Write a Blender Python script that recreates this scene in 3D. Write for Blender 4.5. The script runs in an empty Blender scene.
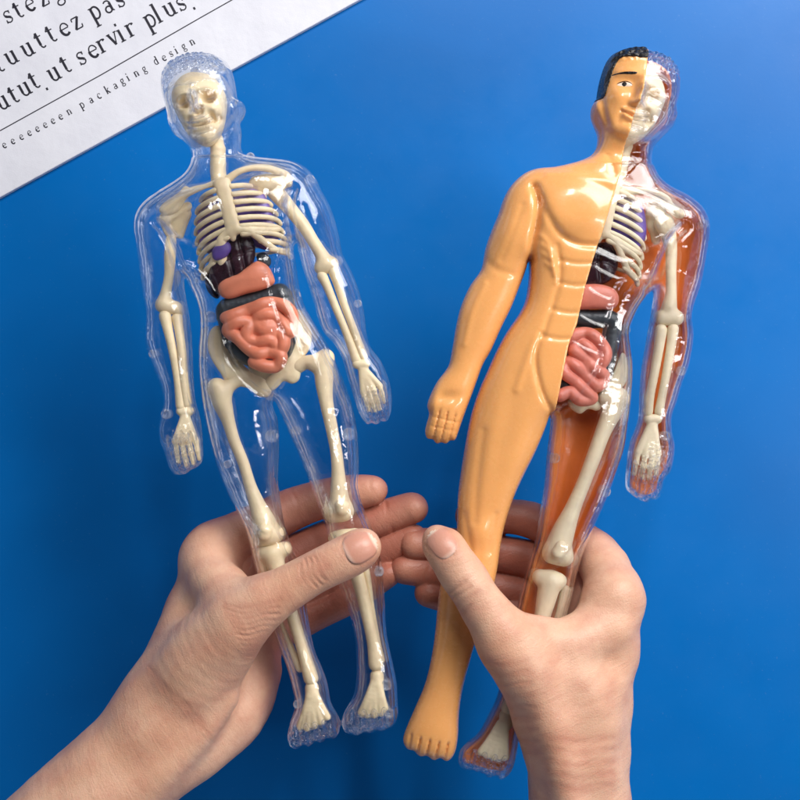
import bpy, math, random
import numpy as np
random.seed(3); np.random.seed(3)
SC = bpy.context.scene
S = 0.00045            # metres per unit; one unit is one photo pixel at the height of the figures
D = 1250.0             # camera height above the figures, in units
ZT = -250.0            # table top
# ---------------------------------------------------------------- camera, world, lamps, exposure
def P(x, y, z=0.0):
    f = 1.0 - z / D
    return ((x - 400.0) * f, (400.0 - y) * f, float(z))
def link(o): SC.collection.objects.link(o); return o
cam_d = bpy.data.cameras.new('camera'); cam = link(bpy.data.objects.new('camera', cam_d))
cam.location = (0, 0, D * S); cam_d.sensor_width = 36.0; cam_d.sensor_fit = 'HORIZONTAL'
cam_d.lens = 36.0 * D / 800.0; cam_d.clip_start = 0.01; cam_d.clip_end = 50.0
SC.camera = cam
W = bpy.data.worlds.new('World'); SC.world = W; W.use_nodes = True
wn = W.node_tree.nodes; wl = W.node_tree.links
wn['Background'].inputs['Strength'].default_value = 0.28
wtc = wn.new('ShaderNodeTexCoord'); wns = wn.new('ShaderNodeTexNoise'); wns.inputs['Scale'].default_value = 4.5; wns.inputs['Detail'].default_value = 1.0
wr = wn.new('ShaderNodeValToRGB'); wr.color_ramp.elements[0].position = 0.51; wr.color_ramp.elements[0].color = (0.06, 0.07, 0.09, 1)
wr.color_ramp.elements[1].position = 0.55; wr.color_ramp.elements[1].color = (1.0, 1.0, 1.0, 1)
wl.new(wtc.outputs['Generated'], wns.inputs['Vector']); wl.new(wns.outputs['Fac'], wr.inputs[0])
wx = wn.new('ShaderNodeSeparateXYZ'); wl.new(wtc.outputs['Generated'], wx.inputs[0])
wg = wn.new('ShaderNodeValToRGB'); e = wg.color_ramp.elements            # unseen room walls, brightness added for reflections in the clear rims; dimmer ceiling
e[0].position = 0.0; e[0].color = (4.2, 4.3, 4.6, 1); e[1].position = .34; e[1].color = (2.4, 2.5, 2.7, 1)
n_ = e.new(.65); n_.color = (.25, .28, .34, 1)
wl.new(wx.outputs['Z'], wg.inputs[0])
wm = wn.new('ShaderNodeMix'); wm.data_type = 'RGBA'; wm.blend_type = 'MULTIPLY'; wm.inputs['Factor'].default_value = 1.0
wl.new(wr.outputs[0], wm.inputs['A']); wl.new(wg.outputs[0], wm.inputs['B']); wl.new(wm.outputs['Result'], wn['Background'].inputs['Color'])
def area(name, loc, target, sx, sy, power, col):
    l = bpy.data.lights.new(name, 'AREA'); l.shape = 'RECTANGLE'; l.size = sx * S; l.size_y = sy * S
    l.energy = power; l.color = col
    o = link(bpy.data.objects.new(name, l)); o.location = [c * S for c in loc]
    from mathutils import Vector
    o.rotation_euler = (Vector(target) - Vector(loc)).to_track_quat('-Z', 'Y').to_euler(); return o
area('window_light', (1250, 1500, 1650), (0, 0, 0), 1650, 1200, 15.0, (1.0, 0.97, 0.93))
area('ceiling_light', (150, 1750, 2200), (0, 0, 0), 200, 700, 3.0, (1.0, 0.98, 0.96))
area('side_light', (1500, -150, 1500), (0, 0, 0), 120, 900, 1.6, (1.0, 0.98, 0.96))
SC.view_settings.view_transform = 'Standard'; SC.view_settings.look = 'None'
SC.view_settings.exposure = 0.12; SC.view_settings.gamma = 1.0
cy = SC.cycles
cy.max_bounces = 24; cy.transparent_max_bounces = 40; cy.transmission_bounces = 20; cy.glossy_bounces = 9; cy.diffuse_bounces = 3
cy.sample_clamp_indirect = 6.0; cy.use_denoising = True; cy.blur_glossy = 0.5
try: cy.denoiser = 'OPENIMAGEDENOISE'
except Exception: pass

# ---------------------------------------------------------------- materials
class NT:
    def __init__(s, name):
        s.m = bpy.data.materials.new(name); s.m.use_nodes = True
        s.t = s.m.node_tree; s.n = s.t.nodes; s.b = s.n['Principled BSDF']; s.out = s.n['Material Output']
        s.tc = s.n.new('ShaderNodeTexCoord'); s.mp = s.n.new('ShaderNodeMapping')
        s.mp.inputs['Scale'].default_value = (1 / S, 1 / S, 1 / S); s.lk(s.tc.outputs['Object'], s.mp.inputs['Vector'])
    def lk(s, a, b): s.t.links.new(a, b)
    def noise(s, scale, detail=3, rough=.5, dist=0.0, stretch=None, rot=0.0):
        v = s.mp.outputs[0]
        if stretch:
            m = s.n.new('ShaderNodeMapping'); m.vector_type = 'TEXTURE'; m.inputs['Rotation'].default_value = (0, 0, rot)
            m.inputs['Scale'].default_value = stretch; s.lk(v, m.inputs['Vector']); v = m.outputs[0]
        n = s.n.new('ShaderNodeTexNoise'); n.inputs['Scale'].default_value = scale; n.inputs['Detail'].default_value = detail
        n.inputs['Roughness'].default_value = rough; n.inputs['Distortion'].default_value = dist
        s.lk(v, n.inputs['Vector']); return n.outputs['Fac']
    def ramp(s, fac, stops):
        r = s.n.new('ShaderNodeValToRGB'); e = r.color_ramp.elements
        while len(e) < len(stops): e.new(0.5)
        for k, (p, c) in enumerate(stops): e[k].position = p; e[k].color = (*c, 1) if len(c) == 3 else c
        s.lk(fac, r.inputs[0]); return r.outputs[0]
    def mix(s, fac, a, b, mode='MIX'):
        r = s.n.new('ShaderNodeMix'); r.data_type = 'RGBA'; r.blend_type = mode
        for sock, v in ((r.inputs['Factor'], fac), (r.inputs['A'], a), (r.inputs['B'], b)):
            if hasattr(v, 'node'): s.lk(v, sock)
            else: sock.default_value = v if not isinstance(v, tuple) else (*v, 1)
        return r.outputs['Result']
    def math(s, op, a, b=0.0):
        r = s.n.new('ShaderNodeMath'); r.operation = op
        for sock, v in zip(r.inputs, (a, b)):
            if hasattr(v, 'node'): s.lk(v, sock)
            else: sock.default_value = v
        return r.outputs[0]
    def bump(s, h, dist, strength=1.0, prev=None):
        b = s.n.new('ShaderNodeBump'); b.inputs['Distance'].default_value = dist * S; b.inputs['Strength'].default_value = strength
        s.lk(h, b.inputs['Height'])
        if prev: s.lk(prev, b.inputs['Normal'])
        return b.outputs['Normal']
    def set(s, **k):
        for a, v in k.items():
            i = s.b.inputs[a.replace('_', ' ')]
            if hasattr(v, 'node'): s.lk(v, i)
            else: i.default_value = (*v, 1) if isinstance(v, tuple) and len(v) == 3 and i.type == 'RGBA' else v
        return s

def plastic(name, c, rough=.35, var=.12, sss=0.0, bump=.25, coat=0.0, scale=.06, bscale=.25):
    t = NT(name); dk = tuple(x * (1 - var) for x in c); lt = tuple(min(1, x * (1 + var)) for x in c)
    col = t.ramp(t.noise(scale, 3), [(.3, dk), (.7, lt)])
    t.set(Base_Color=col, Roughness=t.ramp(t.noise(.09, 4, .65), [(.3, (rough * .8,) * 3), (.7, (rough * 1.25,) * 3)]), Normal=t.bump(t.noise(bscale, 3), bump))
    if sss: t.set(Subsurface_Weight=sss, Subsurface_Radius=(1.0, .6, .3)); t.b.inputs['Subsurface Scale'].default_value = 5 * S
    if coat: t.set(Coat_Weight=coat, Coat_Roughness=.08)
    return t.m

def clear(name, tint=(.965, .975, .99), edge=1.3, bmp=.22, milk=0.0):
    t = NT(name); n = t.n
    nb = t.bump(t.noise(.05, 2, .5, .3), bmp * 5); nb = t.bump(t.noise(.22, 2), bmp * .15, 1.0, nb)
    tr = n.new('ShaderNodeBsdfTransparent'); tr.inputs[0].default_value = (*tint, 1)
    gl = n.new('ShaderNodeBsdfGlass'); gl.inputs['IOR'].default_value = 1.35; gl.inputs['Roughness'].default_value = .02; gl.inputs['Color'].default_value = (.97, .98, 1, 1); t.lk(nb, gl.inputs['Normal'])
    gs = n.new('ShaderNodeBsdfGlossy'); gs.inputs['Roughness'].default_value = .06; gs.inputs['Color'].default_value = (1, 1, 1, 1)
    lw = n.new('ShaderNodeLayerWeight'); lw.inputs['Blend'].default_value = .5
    for x in (gs, lw): t.lk(nb, x.inputs['Normal'])
    f = t.math('ADD', t.math('MULTIPLY', t.math('POWER', lw.outputs['Facing'], edge), .75), .06)
    fr = t.math('ADD', t.math('MULTIPLY', t.math('POWER', lw.outputs['Facing'], 2.1), .88), .022)
    m1 = n.new('ShaderNodeMixShader'); t.lk(f, m1.inputs[0]); t.lk(tr.outputs[0], m1.inputs[1]); t.lk(gl.outputs[0], m1.inputs[2])
    m2 = n.new('ShaderNodeMixShader'); t.lk(fr, m2.inputs[0]); t.lk(m1.outputs[0], m2.inputs[1]); t.lk(gs.outputs[0], m2.inputs[2])
    if milk:
        m3 = n.new('ShaderNodeMixShader'); m3.inputs[0].default_value = milk; df = n.new('ShaderNodeBsdfDiffuse'); df.inputs[0].default_value = (.8, .84, .92, 1)
        t.lk(m2.outputs[0], m3.inputs[1]); t.lk(df.outputs[0], m3.inputs[2]); m2 = m3
    t.lk(m2.outputs[0], t.out.inputs['Surface']); return t.m

M = {}
M['clear'] = clear('clear_plastic')
M['pin'] = clear('frosted_plastic', (.92, .94, .98), .8, .3, .22)
M['bone'] = plastic('bone_plastic', (.93, .735, .475), .38, .10, .15, .3)
M['bone2'] = plastic('pale_bone_plastic', (.93, .77, .54), .38, .10, .15, .3)
M['skin'] = plastic('orange_plastic', (.86, .41, .14), .26, .05, .25, .1, .5, .02)
M['back'] = plastic('red_orange_plastic', (.80, .20, .04), .2, .15, 0, .6, .6, .03, .08)
M['black'] = plastic('black_paint', (.012, .011, .012), .25, .1, 0, 1.6, 0, .1, .35)
M['white'] = plastic('white_paint', (.72, .62, .52), .3, .05)
M['liver'] = plastic('maroon_plastic', (.030, .010, .016), .25, .3, 0, .5)
M['lung'] = plastic('violet_plastic', (.13, .075, .33), .35, .2, 0, .5)
M['colon'] = plastic('charcoal_plastic', (.035, .042, .050), .38, .2, 0, .4)
M['salmon'] = plastic('salmon_plastic', (.82, .27, .155), .34, .08, .15, .3)
M['pink'] = plastic('pink_plastic', (.76, .24, .17), .34, .08, .15, .3)

def skin_mat(name, rot):
    t = NT(name)
    a = t.ramp(t.noise(.012, 4, .6), [(.3, (.71, .385, .25)), (.7, (.82, .53, .38))])
    b = t.ramp(t.noise(.04, 5, .65), [(.40, (0, 0, 0)), (.68, (1, 1, 1))])
    col = t.mix(t.math('MULTIPLY', b, .55), a, (.62, .27, .19))
    at = t.n.new('ShaderNodeAttribute'); at.attribute_name = 'flush_shade'; fl = at.outputs['Fac']   # redder palm side and knuckles, plus shade painted onto the fingers behind
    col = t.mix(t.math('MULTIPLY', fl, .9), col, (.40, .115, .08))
    col = t.mix(t.math('MULTIPLY', t.noise(.5, 4, .7), .25), col, (.40, .19, .11))
    wr = t.noise(.16, 4, .6, .8, (5, 1, 3), rot)      # long skin lines running across the thumb
    v = t.n.new('ShaderNodeTexVoronoi'); v.feature = 'DISTANCE_TO_EDGE'; v.inputs['Scale'].default_value = .34; t.lk(t.mp.outputs[0], v.inputs['Vector'])
    nb = t.bump(wr, 1.2, .5); nb = t.bump(v.outputs['Distance'], .5, .5, nb); nb = t.bump(t.noise(.9, 3, .6), .4, .6, nb)
    t.set(Base_Color=col, Roughness=.42, Normal=nb, Subsurface_Weight=.22, Subsurface_Radius=(1.0, .35, .2), Specular_IOR_Level=.45)
    t.b.inputs['Subsurface Scale'].default_value = 6 * S
    return t.m
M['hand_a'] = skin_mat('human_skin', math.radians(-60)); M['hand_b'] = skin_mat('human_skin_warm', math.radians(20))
M['nail0'] = plastic('fingernail', (.58, .29, .20), .36, .05, .3, .25, .1, .02)

tn = NT('fingernail'); at_ = tn.n.new('ShaderNodeAttribute'); at_.attribute_name = 'along'
cn = tn.ramp(at_.outputs['Fac'], [(0.04, (.70, .45, .36)), (.16, (.60, .29, .21)), (.86, (.62, .30, .22)), (.93, (.80, .62, .50))])
tn.set(Base_Color=cn, Roughness=.36, Subsurface_Weight=.15, Normal=tn.bump(tn.noise(.5, 2), .15)); tn.b.inputs['Subsurface Scale'].default_value = 4 * S
M['nail'] = tn.m
# ---------------------------------------------------------------- numpy solids
def surface_nets(F, org, h):
    n = F < 0
    nx, ny, nz = F.shape
    c = np.zeros((nx - 1, ny - 1, nz - 1), np.uint8)
    for i in (0, 1):
        for j in (0, 1):
            for k in (0, 1):
                c += n[i:nx - 1 + i, j:ny - 1 + j, k:nz - 1 + k]
    ix, iy, iz = np.nonzero((c > 0) & (c < 8))
    idx = np.full(c.shape, -1, np.int32); idx[ix, iy, iz] = np.arange(len(ix))
    acc = np.zeros((len(ix), 3)); cnt = np.zeros(len(ix))
    cor = [(i, j, k) for i in (0, 1) for j in (0, 1) for k in (0, 1)]
    for a in cor:
        for ax in range(3):
            if a[ax]: continue
            b = list(a); b[ax] = 1
            fa = F[ix + a[0], iy + a[1], iz + a[2]]; fb = F[ix + b[0], iy + b[1], iz + b[2]]
            m = (fa < 0) != (fb < 0)
            t = np.where(m, fa / np.where(m, fa - fb, 1), 0)
            p = np.tile(np.array(a, float), (len(ix), 1)); p[:, ax] += t
            acc += p * m[:, None]; cnt += m
    V = acc / cnt[:, None] + np.stack([ix, iy, iz], 1)
    V = V * h + np.array(org)
    Q = []
    for ax in range(3):
        sl0 = [slice(1, -1)] * 3; sl1 = [slice(1, -1)] * 3; sl0[ax] = slice(0, -1); sl1[ax] = slice(1, None)
        A = n[tuple(sl0)]; B = n[tuple(sl1)]
        e = np.stack(np.nonzero(A != B), 1)
        if not len(e): continue
        ins = A[e[:, 0], e[:, 1], e[:, 2]]
        off = np.array([1, 1, 1]); off[ax] = 0; e = e + off
        u, v = [k for k in range(3) if k != ax]
        if ax == 1: u, v = v, u
        def g(du, dv):
            q = e.copy(); q[:, u] += du; q[:, v] += dv; return idx[q[:, 0], q[:, 1], q[:, 2]]
        f = np.stack([g(-1, -1), g(0, -1), g(0, 0), g(-1, 0)], 1)
        f[~ins] = f[~ins][:, ::-1]
        Q.append(f)
    Q = np.concatenate(Q); Q = Q[(Q >= 0).all(1)]
    return V, Q

def relax(V, Q, it=1, w=.5):
    for _ in range(it):
        acc = np.zeros_like(V); cnt = np.zeros(len(V))
        for a, b in ((0, 1), (1, 2), (2, 3), (3, 0)):
            for x, y in ((a, b), (b, a)):
                for k in range(3): acc[:, k] += np.bincount(Q[:, x], V[Q[:, y], k], len(V))
                cnt += np.bincount(Q[:, x], minlength=len(V))
        V = V * (1 - w) + w * acc / np.maximum(cnt, 1)[:, None]
    return V

def smin(a, b, k):
    if k <= 0: return np.minimum(a, b)
    h = np.maximum(k - np.abs(a - b), 0) / k
    return np.minimum(a, b) - h * h * k * .25
def smax(a, b, k): return -smin(-a, -b, k)

class Vol:
    """distance field of round cones; coordinates in units, y up"""
    def __init__(s, lo, hi, h):
        s.h = h; s.lo = np.array(lo, float)
        s.shape = tuple(int(math.ceil((b - a) / h)) + 1 for a, b in zip(lo, hi))
        s.F = np.full(s.shape, 60.0, np.float32)
        s.ax = [lo[k] + h * np.arange(s.shape[k]) for k in range(3)]
    def sub(s, lo, hi):
        sl = []
        for k in range(3):
            a = max(0, int((lo[k] - s.lo[k]) / s.h)); b = min(s.shape[k], int((hi[k] - s.lo[k]) / s.h) + 2)
            if b <= a: return None
            sl.append(slice(a, b))
        g = [s.ax[k][sl[k]].astype(np.float32) for k in range(3)]
        return tuple(sl), g[0][:, None, None], g[1][None, :, None], g[2][None, None, :]
    def cone(s, a, b, ra, rb, k=0.0, fz=1.0, cut=False):
        m = max(ra, rb) * max(1, fz) + max(k, 2) + 3 * s.h
        r = s.sub([min(a[i], b[i]) - m for i in range(3)], [max(a[i], b[i]) + m for i in range(3)])
        if r is None: return
        sl, X, Y, Z = r
        ab = [b[i] - a[i] for i in range(3)]; ab[2] /= fz; L = sum(c * c for c in ab) + 1e-6
        px, py, pz = X - a[0], Y - a[1], (Z - a[2]) / fz
        t = np.clip((px * ab[0] + py * ab[1] + pz * ab[2]) / L, 0, 1)
        d = np.sqrt((px - t * ab[0]) ** 2 + (py - t * ab[1]) ** 2 + (pz - t * ab[2]) ** 2) - (ra + (rb - ra) * t)
        s.F[sl] = smax(s.F[sl], -d, k) if cut else smin(s.F[sl], d, k)
    def chain(s, pts, k=0.0, fz=1.0, cut=False):
        if len(pts) == 1: pts = pts * 2
        if len(pts) > 2: pts = [tuple(p) for p in smooth_path(pts, 5)]
        q = []
        for p in pts:
            w = P(p[0], p[1], p[2]); q.append((w, p[3] * (1 - p[2] / D)))
        m = max(r for _, r in q) * max(1, fz) + max(k, 2) + 3 * s.h
        r_ = s.sub([min(c[i] for c, _ in q) - m for i in range(3)], [max(c[i] for c, _ in q) + m for i in range(3)])
        if r_ is None: return
        sl, X, Y, Z = r_; d = None
        for (a, ra), (b, rb) in zip(q[:-1], q[1:]):
            ab = [b[i] - a[i] for i in range(3)]; ab[2] /= fz; L = sum(c * c for c in ab) + 1e-6
            px, py, pz = X - a[0], Y - a[1], (Z - a[2]) / fz
            t = np.clip((px * ab[0] + py * ab[1] + pz * ab[2]) / L, 0, 1)
            e = np.sqrt((px - t * ab[0]) ** 2 + (py - t * ab[1]) ** 2 + (pz - t * ab[2]) ** 2) - (ra + (rb - ra) * t)
            d = e if d is None else smin(d, e, .6)
        s.F[sl] = smax(s.F[sl], -d, k) if cut else smin(s.F[sl], d, k)
    def mesh(s, it=2): 
        V, Q = surface_nets(s.F, s.lo, s.h); return relax(V, Q, it), Q

def vol_for(pts, h, pad=8):
    w = [P(p[0], p[1], p[2]) for p in pts]; r = max(p[3] for p in pts) + pad
    return Vol([min(c[k] for c in w) - r for k in range(3)], [max(c[k] for c in w) + r for k in range(3)], h)

def smooth_path(pts, n=6, closed=False):
    pts = np.array(pts, float); N = len(pts); out = []
    for i in range(N if closed else N - 1):
        if closed: p0, p1, p2, p3 = pts[i - 1], pts[i], pts[(i + 1) % N], pts[(i + 2) % N]
        else: p0, p1, p2, p3 = pts[max(i - 1, 0)], pts[i], pts[i + 1], pts[min(i + 2, N - 1)]
        for j in range(n):
            t = j / n
            out.append(.5 * (2 * p1 + (p2 - p0) * t + (2 * p0 - 5 * p1 + 4 * p2 - p3) * t * t + (3 * p1 - p0 - 3 * p2 + p3) * t ** 3))
    if not closed: out.append(pts[-1])
    return np.array(out)

def box_blur(A, n=1):
    for _ in range(n):
        p = np.pad(A, 1, mode='edge'); A = (p[:-2, 1:-1] + p[2:, 1:-1] + p[1:-1, :-2] + p[1:-1, 2:] + 2 * p[1:-1, 1:-1]) / 6
    return A

def poly_sd(poly, X, Y):
    d = np.full(X.shape, 1e9); ins = np.zeros(X.shape, bool); n = len(poly)
    for i in range(n):
        ax, ay = poly[i]; bx, by = poly[(i + 1) % n]
        ex, ey = bx - ax, by - ay; L = ex * ex + ey * ey + 1e-9
        t = np.clip(((X - ax) * ex + (Y - ay) * ey) / L, 0, 1)
        d = np.minimum(d, (X - ax - t * ex) ** 2 + (Y - ay - t * ey) ** 2)
        c = ((ay > Y) != (by > Y))
        xi = ax + (Y - ay) * ex / (ey if abs(ey) > 1e-9 else 1e-9)
        ins ^= c & (X < xi)
    d = np.sqrt(d); return np.where(ins, -d, d)

def seg_d(pts, X, Y):
    d = np.full(X.shape, 1e9)
    for (ax, ay), (bx, by) in zip(pts[:-1], pts[1:]):
        ex, ey = bx - ax, by - ay; t = np.clip(((X - ax) * ex + (Y - ay) * ey) / (ex * ex + ey * ey + 1e-9), 0, 1)
        d = np.minimum(d, (X - ax - t * ex) ** 2 + (Y - ay - t * ey) ** 2)
    return np.sqrt(d)

def inflate(poly, h=1.2, a=1.0, L=60.0, closed_smooth=4):
    """2-D field whose root is the half thickness of a body with this outline (photo coordinates)"""
    poly = smooth_path(poly, closed_smooth, True)
    lo = poly.min(0) - 6 * h; hi = poly.max(0) + 6 * h
    xs = np.arange(lo[0], hi[0], h); ys = np.arange(lo[1], hi[1], h)
    X, Y = np.meshgrid(xs, ys, indexing='ij')
    sd = poly_sd(poly, X, Y)
    u = None
    for f in (8, 4, 2, 1):
        s = sd[::f, ::f]; m = (s < 0).astype(float); dx = h * f
        if u is None: u = np.zeros(s.shape)
        else:
            u = np.repeat(np.repeat(u, 2, 0), 2, 1)
            q = np.zeros(s.shape); a0 = min(u.shape[0], s.shape[0]); a1 = min(u.shape[1], s.shape[1]); q[:a0, :a1] = u[:a0, :a1]; u = q
        for _ in range(260 if f > 1 else 120):
            p = np.pad(u, 1); u = (p[:-2, 1:-1] + p[2:, 1:-1] + p[1:-1, :-2] + p[1:-1, 2:] + dx * dx) * .25 * m
    Q = 2 * u
    band = ((sd < -1.5 * h) & (sd > -4.5 * h)).astype(float)
    r = np.where(band > 0, Q / np.maximum(-sd, .1), 0); w = band.copy()
    for _ in range(14): r = box_blur(r); w = box_blur(w)
    r = np.where(w > 1e-6, r / np.maximum(w, 1e-9), 6.0); r = np.clip(r, 2, None)
    t = np.clip((-sd - 1.0 * h) / (2.0 * h), 0, 1)
    Q = Q * t + (-sd * r) * (1 - t)
    Q = box_blur(Q, 2) * a * a
    Qp = np.maximum(Q, 0); Q = np.where(Q > 0, Qp / (1 + Qp / L ** 2), Q)
    return xs, ys, X, Y, sd, Q

def solid_from(infl, relief=None, z0=0.0, zmax=None, h=1.2, fn=None, back=1.0, rise=5.0):
    xs, ys, X, Y, sd, Q = infl
    zm = math.sqrt(max(Q.max(), 1)) + 8 + (relief.max() if relief is not None else 0)
    zs = np.arange(-zm * back - 2 * h, zm + 2 * h, h)
    Z = zs[None, None, :].astype(np.float32)
    if relief is not None:
        w = np.clip(Z / rise, 0, 1); Ze = Z - relief[:, :, None].astype(np.float32) * w * w * (3 - 2 * w)
    else: Ze = Z + np.zeros_like(X, dtype=np.float32)[:, :, None]
    if back != 1.0: Ze = np.where(Ze < 0, Ze / back, Ze)
    F = Ze * Ze - Q[:, :, None].astype(np.float32)
    gx, gy, gz = np.gradient(F, h)
    G = F / (np.sqrt(gx * gx + gy * gy + gz * gz) + 1.5)
    G = np.where((sd > 3)[:, :, None], np.maximum(G, 6.0), G)
    return xs, ys, zs, G

def to_units(V, xs, ys, z0):
    """grid mesh in photo x, photo y, z -> units"""
    o = V.copy(); z = V[:, 2] + z0; f = 1 - z0 / D
    o[:, 0] = (V[:, 0] - 400) * f; o[:, 1] = (400 - V[:, 1]) * f; o[:, 2] = z; return o

def net2(G, xs, ys, zs, h, z0, it=1):
    V, Q = surface_nets(G, (xs[0], ys[0], zs[0]), h); V = relax(V, Q, it)
    return to_units(V, xs, ys, z0), Q[:, ::-1]

def poly_solid(poly, a=.8, L=40, z0=0, h=1.0, relief=None, back=1.0, it=2, sub=4, cut=None):
    I = inflate(poly, h, a, L, sub)
    rl = relief(I[2], I[3]) if relief else None
    xs, ys, zs, G = solid_from(I, rl, h=h, back=back)
    if cut is not None: G = np.maximum(G, cut(I[2], I[3])[:, :, None] + 0 * G)
    return net2(G, xs, ys, zs, h, z0, it)

def merge(*ms):
    Vs, Qs, n = [], [], 0
    for V, Q in ms: Vs.append(V); Qs.append(np.asarray(Q) + n); n += len(V)
    return np.concatenate(Vs), np.concatenate(Qs)

ROOTS = {}
def make(name, vq, mat, parent=None, smooth=True, label=None):
    V, Q = vq; base = np.array(parent['_o']) if parent is not None else np.zeros(3)
    pts = (np.asarray(V, float) - base) * S
    me = bpy.data.meshes.new(name)
    me.vertices.add(len(pts)); me.vertices.foreach_set('co', pts.astype(np.float32).ravel())
    if isinstance(Q, np.ndarray):
        k = Q.shape[1]; me.loops.add(Q.size); me.loops.foreach_set('vertex_index', Q.astype(np.int32).ravel())
        me.polygons.add(len(Q)); me.polygons.foreach_set('loop_start', np.arange(0, Q.size, k, dtype=np.int32))
    else:
        fl = [i for f in Q for i in f]; me.loops.add(len(fl)); me.loops.foreach_set('vertex_index', fl)
        st = np.cumsum([0] + [len(f) for f in Q])[:-1]; me.polygons.add(len(Q)); me.polygons.foreach_set('loop_start', st.astype(np.int32))
    me.polygons.foreach_set('use_smooth', np.full(len(me.polygons), smooth))
    me.update(calc_edges=True); me.validate()
    if mat: me.materials.append(mat)
    o = link(bpy.data.objects.new(name, me))
    if parent is not None:
        o.parent = parent; o['_o'] = list(base)
    else: o['_o'] = [0.0, 0.0, 0.0]
    if label: o['label'] = label
    return o
def root(name, at, label, cat, group=None):
    o = link(bpy.data.objects.new(name, None)); o.empty_display_size = 5 * S
    o.location = [c * S for c in at]; o['_o'] = list(at); o['label'] = label; o['category'] = cat
    if group: o['group'] = group
    return o
def bone(name, chains, mat, parent, k=2.5, h=1.0, cuts=(), it=2, label=None, fz=1.0, kc=1.0):
    allp = [p for c in chains for p in c]; v = vol_for(allp, h)
    for c in chains: v.chain(c, k, fz)
    for c in cuts: v.chain(c, kc, 1.0, True)
    return make(name, v.mesh(it), mat, parent, label=label)
# ---------------------------------------------------------------- setting
def tag(o, **k):
    for a, v in k.items(): o[a] = v
    return o
def box_mesh(x0, x1, y0, y1, z0, z1):
    V = [(x, y, z) for z in (z0, z1) for y in (y0, y1) for x in (x0, x1)]
    return np.array(V, float), [(0, 2, 3, 1), (4, 5, 7, 6), (0, 1, 5, 4), (2, 6, 7, 3), (0, 4, 6, 2), (1, 3, 7, 5)]
tm = NT('blue_tabletop')
tc = tm.ramp(tm.noise(.004, 3, .5), [(.3, (.001, .135, .47)), (.7, (.001, .160, .54))])
dust = tm.ramp(tm.noise(.35, 2), [(.70, (0, 0, 0)), (.76, (1, 1, 1))])
tm.set(Base_Color=tm.mix(tm.math('MULTIPLY', dust, .09), tc, (.3, .45, .65)), Roughness=tm.ramp(tm.noise(.02, 4, .6), [(.3, (.29,) * 3), (.7, (.38,) * 3)]), Normal=tm.bump(tm.noise(.25, 3), .04), Specular_IOR_Level=.22)
tag(make('tabletop', box_mesh(-1500, 1500, -1500, 1500, ZT - 30, ZT), tm.m, smooth=False), kind='structure')

# ---------------------------------------------------------------- printed box
ZC = ZT + 7
pm = NT('white_card'); pc = pm.ramp(pm.noise(.01, 4, .6), [(.3, (.76, .77, .86)), (.7, (.84, .85, .93))])
pc = pm.mix(pm.math('MULTIPLY', pm.noise(.5, 3), .12), pc, (.45, .46, .56))
pm.set(Base_Color=pc, Roughness=.55, Normal=pm.bump(pm.noise(.02, 3), 2.0, 1.0, pm.bump(pm.noise(.6, 3), .12)))
ink = plastic('black_ink', (.018, .017, .03), .5, .1)
e0 = np.array(P(-3, 199, ZC)[:2]); e1 = np.array(P(361, -1, ZC)[:2]); dr = (e1 - e0) / np.linalg.norm(e1 - e0); nr = np.array([-dr[1], dr[0]])
card = root('printed_box', (*(e0 + nr * 150), ZT), 'white cardboard box lid printed with black serif text, lying on the blue tabletop', 'box')
def prism(poly, z0, z1, bev=0):
    n = len(poly); V = []; Q = []
    rings = [(z0, 0)] + ([(z1 - bev, 0), (z1 - bev * .3, bev * .3), (z1, bev)] if bev else [(z1, 0)])
    c = np.mean(poly, 0)
    for z, ins in rings:
        for p in poly:
            d = c - np.array(p); V.append((*(np.array(p) + d / np.linalg.norm(d) * ins * 1.4), z))
    for r in range(len(rings) - 1):
        for i in range(n): Q.append((r * n + i, r * n + (i + 1) % n, (r + 1) * n + (i + 1) % n, (r + 1) * n + i))
    Q.append(tuple(range((len(rings) - 1) * n, len(rings) * n))); Q.append(tuple(range(n))[::-1]); return np.array(V, float), Q
A = e0 - dr * 160; B = e1 + dr * 160
make('box_board', prism([A, B, B + nr * 420, A + nr * 420], ZT + .5, ZC, 1.6), pm.m, card, smooth=False)
ang = math.atan2(dr[1], dr[0])
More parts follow.
